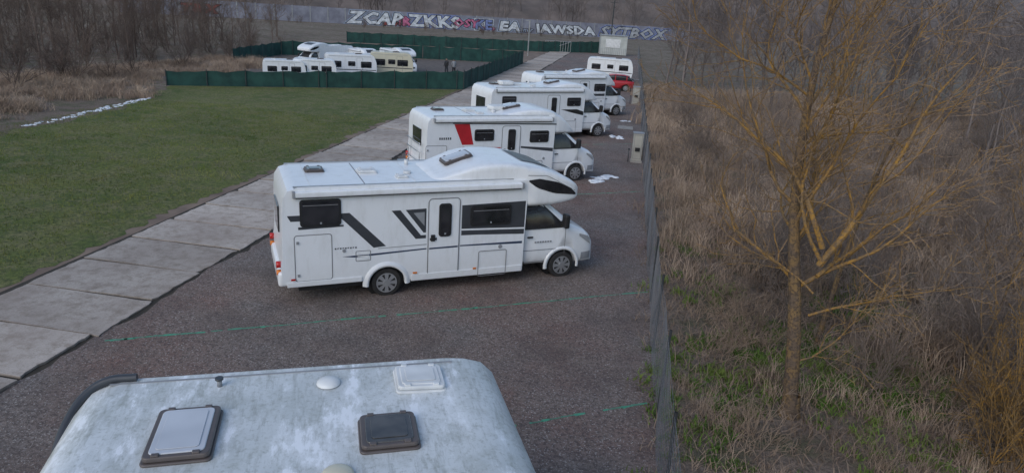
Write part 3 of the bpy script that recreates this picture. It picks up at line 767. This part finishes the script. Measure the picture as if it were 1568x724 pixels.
graf("EA",37.8,.5,3.0,W_,1.5,.15,.1,Lb); graf("IAWSDA",48,.5,2.8,W_,1.45,.14,-.15); graf("SYTBOX",65.5,.4,3.5,Gy,1.4,.14,.2,Bl); graf("TRX",-36,.8,2.6,Rd,1.5)
graf("zero",33.2,.3,1.5,Pk,1.2,.06); graf("RAW",9,.2,1.1,Rd,1.2,.05); graf("mir",44.2,.4,1.5,Lb,1.2,.04)
# ------------------------------------------------------------------ hill
V=[];F=[];nx,ny=60,14
for j in range(ny):
    for i in range(nx):
        x=-420+i*14.5; q=j/(ny-1); y=232+q*180
        V.append((x,y+.40*x*.95,q**.8*(46+8*math.sin(x*.02))+noise.noise(Vector((x*.03,y*.03,0)))*3*q-.3))
for j in range(ny-1):
    for i in range(nx-1): a=j*nx+i; F.append((a,a+1,a+nx+1,a+nx))
mesh_obj("hill",V,F,simple("hill_leaf_litter",(.19,.15,.13),rough=1,c2=(.11,.09,.08),scale=.12,world=True,detail=6),smooth=True)
# ------------------------------------------------------------------ vegetation
class Tree:
    def __init__(s,seed): s.V=[];s.F=[];s.M=[];s.r=random.Random(seed)
    def tube(s,pts,rads,sides,mi):
        b0=len(s.V); n=len(pts)
        for i,(p,ra) in enumerate(zip(pts,rads)):
            d=(pts[min(i+1,n-1)]-pts[max(i-1,0)]).normalized()
            u=d.cross(Vector((.3,.9,.2))); u.normalize(); w=d.cross(u)
            for k in range(sides):
                t=2*PI*k/sides; s.V.append(p+(u*math.cos(t)+w*math.sin(t))*ra)
        for i in range(n-1):
            for k in range(sides):
                a=b0+i*sides+k;b=b0+i*sides+(k+1)%sides; s.F.append((a,b,b+sides,a+sides)); s.M.append(mi)
    def grow(s,p,d,L,ra,depth,P):
        r=s.r; n=P['seg'][depth] ; pts=[p.copy()];rads=[ra]; dirs=[d.copy()]
        for i in range(n):
            wob=P['wob'][depth]
            d=(d+Vector((r.gauss(0,wob),r.gauss(0,wob),r.gauss(0,wob)+P['up'][depth]))).normalized()
            p=p+d*(L/n); pts.append(p.copy()); dirs.append(d.copy()); rads.append(max(P['rmin'],ra*(1-(1-P['taper'])*(i+1)/n)))
        sides=P['sides'][depth]; s.tube(pts,rads,sides,P['mi'][depth])
        if depth<P['maxd']:
            nc=P['nc'][depth]; nc=r.randint(int(nc*.8),max(1,int(nc*1.2+.5)))
            for c in range(nc):
                t=P['t0'][depth]+(1-P['t0'][depth])*((c+r.random())/nc); x=min(n-1e-3,t*n); i=int(x); fr=x-i
                q=pts[i].lerp(pts[i+1],fr); dd=dirs[i+1]
                a=r.uniform(*P['ang'][depth]); o=dd.orthogonal().normalized(); o.rotate(Matrix.Rotation(r.uniform(0,2*PI),3,dd))
                nd=(dd*math.cos(a)+o*math.sin(a)).normalized()
                rr=P['rr'][depth] if isinstance(P['rr'],(list,tuple)) else P['rr']
                s.grow(q,nd,L*P['lr'][depth]*r.uniform(.65,1.15)*(1-.35*t),max(P['rmin'],rads[i]*rr),depth+1,P)
    def obj(s,name,mats,parent=None):
        me=bpy.data.meshes.new(name); me.from_pydata([tuple(v) for v in s.V],[],s.F)
        for m in mats: me.materials.append(m)
        me.polygons.foreach_set("material_index",s.M); me.update()
        return me
    def arr(s): return (np.array([tuple(v) for v in s.V],np.float32),np.array(s.F,np.int32))
T=Tree(12)
base=Vector((3.45,11.25,0))
P=dict(seg=[11,9,6,4],wob=[.05,.17,.2,.22],up=[.03,.08,.05,.04],rmin=.0042,taper=.16,sides=[12,7,4,3],mi=[0,1,1,2],maxd=3,nc=[22,13,7,0],t0=[.27,.12,.10,0],ang=[(.4,1.05),(.4,1.0),(.4,1.0)],lr=[.46,.52,.55],rr=[.36,.45,.5])
T.grow(base-Vector((0,0,.1)),Vector((-.02,.03,1)),8.4,.135,0,P)
T.tube([base+Vector((0,0,-.1)),base+Vector((0,0,.10)),base+Vector((.0,.0,.40))],[.25,.17,.132],12,0)
for (z,dx_,dy,L,ra) in [(1.05,.9,.1,2.0,.018),(1.9,.8,-.3,2.4,.024),(2.3,-.7,.3,2.2,.02),(2.6,.7,.5,3.2,.035),(2.8,.35,-.2,4.4,.056),(2.9,-.5,-.4,3.0,.032),(3.1,-.3,.1,4.0,.048)]:
    T.grow(base+Vector((-.01*z,0.03,z)),Vector((dx_,dy,.55 if z<2.7 else .9)).normalized(),L,ra,1,P)
me=T.obj("bare_tree",[M_bark,M_branch,M_fine]); o=bpy.data.objects.new("bare_tree",me); COL.objects.link(o)
for k,(x,y,L,ra,sd_,dx_) in enumerate([(4.6,14.2,7.0,.06,31,.05),(7.2,10.6,5.6,.035,32,-.2),(9.5,14.5,6.5,.06,35,.1),(6.6,12.4,4.5,.03,36,.3)]):
    T=Tree(sd_); Pk_=dict(P); Pk_['nc']=[13,7,5,0]; Pk_['sides']=[7,4,3,3]; Pk_['mi']=[0,1,2,2]
    T.grow(Vector((x,y,-.05)),Vector((dx_,.05,1)).normalized(),L,ra,0,Pk_)
    me=T.obj("bare_tree",[M_bark,M_branch,M_fine]); o=bpy.data.objects.new("bare_tree",me); COL.objects.link(o)
def tmpl_tree(seed,H=8,ra=.09,nc=(13,6,5,0),rmin=.010):
    T=Tree(seed); P=dict(seg=[6,4,3,2],wob=[.08,.15,.2,.2],up=[.05,.10,.08,.03],rmin=rmin,taper=.2,sides=[5,3,3,3],mi=[0,0,0,0],maxd=3,nc=list(nc),t0=[.12,.2,.2,0],ang=[(.35,.9),(.4,.9),(.4,.9)],lr=[.5,.55,.5],rr=.45)
    T.grow(Vector((0,0,0)),Vector((0,0,1)),H,ra,0,P); return T.arr()
def tmpl_bush(seed,H=2.0,n=9,rmin=.0045,ra=.015):
    T=Tree(seed); P=dict(seg=[5,3,2],wob=[.14,.2,.2],up=[.03,.05,.03],rmin=rmin,taper=.3,sides=[3,3,3],mi=[0,0,0],maxd=2,nc=[8,5,0],t0=[.1,.1,0],ang=[(.3,.9),(.3,.9)],lr=[.5,.5],rr=.55)
    for k in range(n):
        a=T.r.uniform(0,2*PI); t=T.r.uniform(.1,.75)
        T.grow(Vector((T.r.gauss(0,.15),T.r.gauss(0,.15),0)),Vector((math.cos(a)*t,math.sin(a)*t,1)).normalized(),H*T.r.uniform(.6,1.1),ra,0,P)
    return T.arr()
def tmpl_grass(seed,size,n,h0,h1,w,clump=0,lean=.35):
    r=random.Random(seed); V=[];F=[]; cl=[(r.uniform(-size/2,size/2),r.uniform(-size/2,size/2)) for _ in range(max(1,clump))]
    for k in range(n):
        if clump: c=r.choice(cl); x=c[0]+r.gauss(0,size*.07); y=c[1]+r.gauss(0,size*.07)
        else: x=r.uniform(-size/2,size/2); y=r.uniform(-size/2,size/2)
        h=r.uniform(h0,h1); a=r.uniform(0,2*PI); la=r.uniform(0,2*PI); l=r.uniform(.1,1)*lean*h
        wx,wy=math.cos(a)*w/2,math.sin(a)*w/2; lx,ly=math.cos(la)*l,math.sin(la)*l; b=len(V)
        V+=[(x-wx,y-wy,0),(x+wx,y+wy,0),(x+lx*.4+wx*.8,y+ly*.4+wy*.8,h*.6),(x+lx*.4-wx*.8,y+ly*.4-wy*.8,h*.6),(x+lx*1.3+wx*.1,y+ly*1.3+wy*.1,h*.95),(x+lx*1.3-wx*.1,y+ly*1.3-wy*.1,h*.95)]
        F+=[(b,b+1,b+2,b+3),(b+3,b+2,b+4,b+5)]
    return (np.array(V,np.float32),np.array(F,np.int32))
def merged(name,tm,pts,smin,smax,seed,mat,zs=(1,1)):
    """one mesh object holding every clump"""
    r=random.Random(seed); VV=[];FF=[];TT=[];nb=0
    for (x,y,*zz) in pts:
        v,f=r.choice(tm); s=r.uniform(smin,smax)*(zz[1] if len(zz)>1 else 1); a=r.uniform(0,2*PI); c,sn=math.cos(a),math.sin(a); sz=s*r.uniform(*zs)
        q=np.empty_like(v); q[:,0]=(v[:,0]*c-v[:,1]*sn)*s+x; q[:,1]=(v[:,0]*sn+v[:,1]*c)*s+y; q[:,2]=v[:,2]*sz+(zz[0] if zz else 0)
        VV.append(q); FF.append(f+nb); nb+=len(v); TT.append(np.full(len(v),r.uniform(.72,1.25),np.float32))
    V=np.concatenate(VV); F=np.concatenate(FF); me=bpy.data.meshes.new(name)
    me.vertices.add(len(V)); me.vertices.foreach_set("co",V.ravel()); me.loops.add(F.size); me.loops.foreach_set("vertex_index",F.ravel())
    me.polygons.add(len(F)); me.polygons.foreach_set("loop_start",np.arange(0,F.size,4,dtype=np.int32)); me.polygons.foreach_set("loop_total",np.full(len(F),4,np.int32))
    me.update(calc_edges=True); me.materials.append(mat); set_tone(me,np.concatenate(TT))
    o=bpy.data.objects.new(name,me); COL.objects.link(o); return o
R=random.Random(77)
gl=[tmpl_grass(s,2.2,380,.03,.08,.016,clump=0,lean=.8) for s in range(3)]
pts=[]
y=10
while y<38:
    x=-26.5
    while x<-14.2:
        if y<42.6+(x+30.5)*.62-.9: pts.append((x+R.uniform(-.3,.3),y+R.uniform(-.3,.3),.01))
        x+=2.0
    y+=2.0
merged("grass",gl,pts,.9,1.1,1,M_green)
dg=[tmpl_grass(s+10,1.8,280,.25,.85,.016,clump=14,lean=.7) for s in range(4)]
pts=[]
y=9
while y<66:
    x=1.9+R.uniform(0,.6)
    st=1.35 if y<40 else 2.3
    while x<max(13,y*.60+4):
        dens=noise.noise(Vector((x*.22,y*.22,3)))
        px,py=x+R.uniform(-.5,.5),y+R.uniform(-.5,.5)
        d=math.hypot(px-3.4,(py-10.6)*.7)
        if (y>18 or dens>-.05) and d>.9: 
            pts.append((px,py,0,.5 if (py<18 and px<6.5) else (1 if y<40 else 1.4)))
        x+=st
    y+=st
merged("dry_grass",dg,pts,.7,1.2,2,M_dry,(.6,1.25))
lt=[tmpl_grass(s+60,2.0,400,.05,.26,.014,clump=0,lean=1.6) for s in range(3)]
pts=[(x+R.uniform(-.4,.4),y+R.uniform(-.4,.4)) for y in np.arange(8.5,24,1.5) for x in np.arange(2.1,13,1.5)]
merged("dead_stalks",lt,pts,.8,1.2,21,M_litter)
gw=[tmpl_grass(s+30,1.6,420,.03,.16,.024,clump=9,lean=.9) for s in range(3)]
pts=[(x+R.uniform(-.4,.4),y+R.uniform(-.4,.4)) for y in np.arange(9,21,.8) for x in np.arange(1.9,6.8,.8) if noise.noise(Vector((x*.35,y*.35,9)))>-.02]
merged("weeds",gw,pts,.7,1.2,3,M_moss)
tb=[tmpl_bush(s+50,2.0) for s in range(5)]
pts=[]
for k in range(235):
    y=R.uniform(12,62); x=2.4+R.random()**.8*(max(13,y*.60+4)-2)
    if x<3.4 and R.random()<.6: continue
    if y<15 and x<5: continue
    pts.append((x,y))
merged("scrub_bushes",tb,pts,.5,1.2,4,M_twig)
tw=[tmpl_bush(s+80,1.5,n=6,ra=.009,rmin=.004) for s in range(3)]
pts=[(R.uniform(2.3,12),R.uniform(8.6,26)) for k in range(135)]
pts=[p for p in pts if math.hypot(p[0]-3.4,p[1]-10.6)>1.0]
merged("bramble_tangle",tw,pts,.5,1.0,5,M_litter,(.3,.8))
pts=[(R.uniform(6.0,9.5),R.uniform(8.3,12)) for k in range(20)]
merged("willow_shoots",tw,pts,.7,1.3,25,M_branch,(.8,1.3))
tt=[tmpl_tree(s+100) for s in range(4)]
td=[tmpl_tree(s+200,nc=(14,7,5,0)) for s in range(3)]
pts=[]
for k in range(100):
    y=R.uniform(50,95); x=3.5+R.random()*(y*.70)
    if x<6 and y<62: continue
    pts.append((x,y))
for k in range(40): 
    y=R.uniform(26,50); x=R.uniform(14,34)
    if x>y*.38+3.5: pts.append((x,y))
merged("bare_woodland",tt,pts,.75,1.25,6,M_wood)
pts=[]
for k in range(130):
    y=R.uniform(40,104); x=-38-R.random()*32-(y-40)*.16
    pts.append((x,y))
merged("bare_thicket",td,pts,.5,.85,7,M_woodd)
pts=[(-35-R.random()*20,R.uniform(32,75)) for k in range(65)]
merged("thicket_bushes",tb,pts,1.0,1.9,8,M_woodd)
dl=[]
for k in range(280):
    y=R.uniform(24,62); x=-28.8-R.random()*11
    if y>40 and x>-31.5: continue
    dl.append((x,y))
merged("dry_grass_bank",dg,dl,.8,1.3,9,M_dry,(.4,.8))
pts=[]
for k in range(130):
    q=R.random()*.7; x=R.uniform(-150,90); y=232+q*110+.38*x; pts.append((x,y,(q*110/180)**.8*44-.5))
for k in range(80):
    x=R.uniform(-140,50); y=200+(x-5)*.49+R.uniform(6,26); pts.append((x,y,0))
merged("hillside_woodland",tt,pts,1.0,1.7,10,M_wood)
pts=[]
for k in range(40):
    x=R.uniform(-95,8); y=193+(x-5)*.49-R.uniform(2,20); pts.append((x,y,0))
merged("trackside_bushes",tb,pts,.6,1.1,11,M_woodd)
# ------------------------------------------------------------------ people in the enclosure
def person(name,loc,rot,top,legs,h=1.75):
    E=empty(name,loc,rot,h/1.75)
    J=[(0,0,.95),(0,0,1.2),(0,0,1.45),(0,0,1.56),(.1,0,.9),(.12,.03,.5),(.12,-.02,.06),(.12,.12,.03),(-.1,0,.9),(-.13,-.05,.5),(-.14,-.1,.06),(-.14,.04,.03),
       (.19,0,1.42),(.25,.02,1.15),(.22,.15,.95),(-.19,0,1.42),(-.26,0,1.15),(-.24,.1,.92)]
    Ed=[(0,1),(1,2),(2,3),(0,4),(4,5),(5,6),(6,7),(0,8),(8,9),(9,10),(10,11),(2,12),(12,13),(13,14),(2,15),(15,16),(16,17)]
    rad=[.15,.14,.15,.06,.10,.075,.05,.04,.10,.075,.05,.04,.07,.055,.04,.07,.055,.04]
    me=bpy.data.meshes.new("clothed_body"); me.from_pydata(J,Ed,[]); o=bpy.data.objects.new("clothed_body",me); COL.objects.link(o)
    m=o.modifiers.new("s",'SKIN')
    for v,rr in zip(me.skin_vertices[0].data,rad): v.radius=(rr,rr)
    me.skin_vertices[0].data[0].use_root=True
    m2=o.modifiers.new("ss",'SUBSURF'); m2.levels=1; m2.render_levels=1
    apply_mods(o); o.data.materials.clear(); o.data.materials.append(top); o.data.materials.append(legs)
    for p in o.data.polygons: p.material_index=1 if p.center.z<.93 and abs(p.center.x)<.2 else 0; p.use_smooth=True
    o.parent=E
    bm=bmesh.new(); bmesh.ops.create_icosphere(bm,subdivisions=3,radius=1,matrix=Matrix.Translation((0,.01,1.64))@Matrix.Diagonal((.078,.095,.115,1)))
    bmesh.ops.create_icosphere(bm,subdivisions=1,radius=.018,matrix=Matrix.Translation((0,.105,1.63)))
    hm=bpy.data.meshes.new("head"); bm.to_mesh(hm); bm.free(); hm.materials.append(simple("skin",(.45,.28,.2),rough=.6)); hm.materials.append(M_blk)
    for p in hm.polygons: p.material_index=1 if (p.center.z>1.69 or (p.center.y<-.01 and p.center.z>1.6)) else 0; p.use_smooth=True
    ho=bpy.data.objects.new("head",hm); COL.objects.link(ho); ho.parent=E
person("person",(-16.6,63.0,0),2.6,M_blk,M_dkg,1.6); person("person",(-16.0,63.4,0),.6,M_gry,M_blk,1.55)
# ------------------------------------------------------------------ light
w=bpy.data.worlds.new("World"); S.world=w; w.use_nodes=True; nt=w.node_tree; nt.nodes.clear()
sky=N(nt,"ShaderNodeTexSky",sky_type='NISHITA'); sky.sun_disc=False; EL=math.radians(38); AZ=math.radians(205)
sky.sun_elevation=EL; sky.sun_rotation=AZ; sky.air_density=1.15; sky.dust_density=1.0
bg=N(nt,"ShaderNodeBackground"); bg.inputs[1].default_value=.15; ou=N(nt,"ShaderNodeOutputWorld")
nt.links.new(sky.outputs[0],bg.inputs[0]); nt.links.new(bg.outputs[0],ou.inputs[0])
sd=bpy.data.lights.new("sun",'SUN'); sd.energy=.9; sd.angle=math.radians(45); sd.color=(1,.98,.95)
so=bpy.data.objects.new("sun",sd); COL.objects.link(so)
dirv=Vector((math.sin(AZ)*math.cos(EL),math.cos(AZ)*math.cos(EL),math.sin(EL)))
so.rotation_euler=dirv.to_track_quat('Z','Y').to_euler()
# ------------------------------------------------------------------ camera
f,th,ya,ro,H=1050.66,.3233,.1494,.0649,6.5214
Fv=Vector((-math.sin(ya)*math.cos(th),math.cos(ya)*math.cos(th),-math.sin(th))); Rt=Vector((math.cos(ya),math.sin(ya),0)); U=Rt.cross(Fv)
c,s=math.cos(ro),math.sin(ro); R2=Rt*c+U*s; U2=U*c-Rt*s
cd=bpy.data.cameras.new("camera"); cd.sensor_width=36; cd.lens=36*f/1568; cd.clip_end=3000; cd.clip_start=.05
co=bpy.data.objects.new("camera",cd); COL.objects.link(co)
co.matrix_world=Matrix(((R2.x,U2.x,-Fv.x,0),(R2.y,U2.y,-Fv.y,0),(R2.z,U2.z,-Fv.z,H),(0,0,0,1)))
S.camera=co
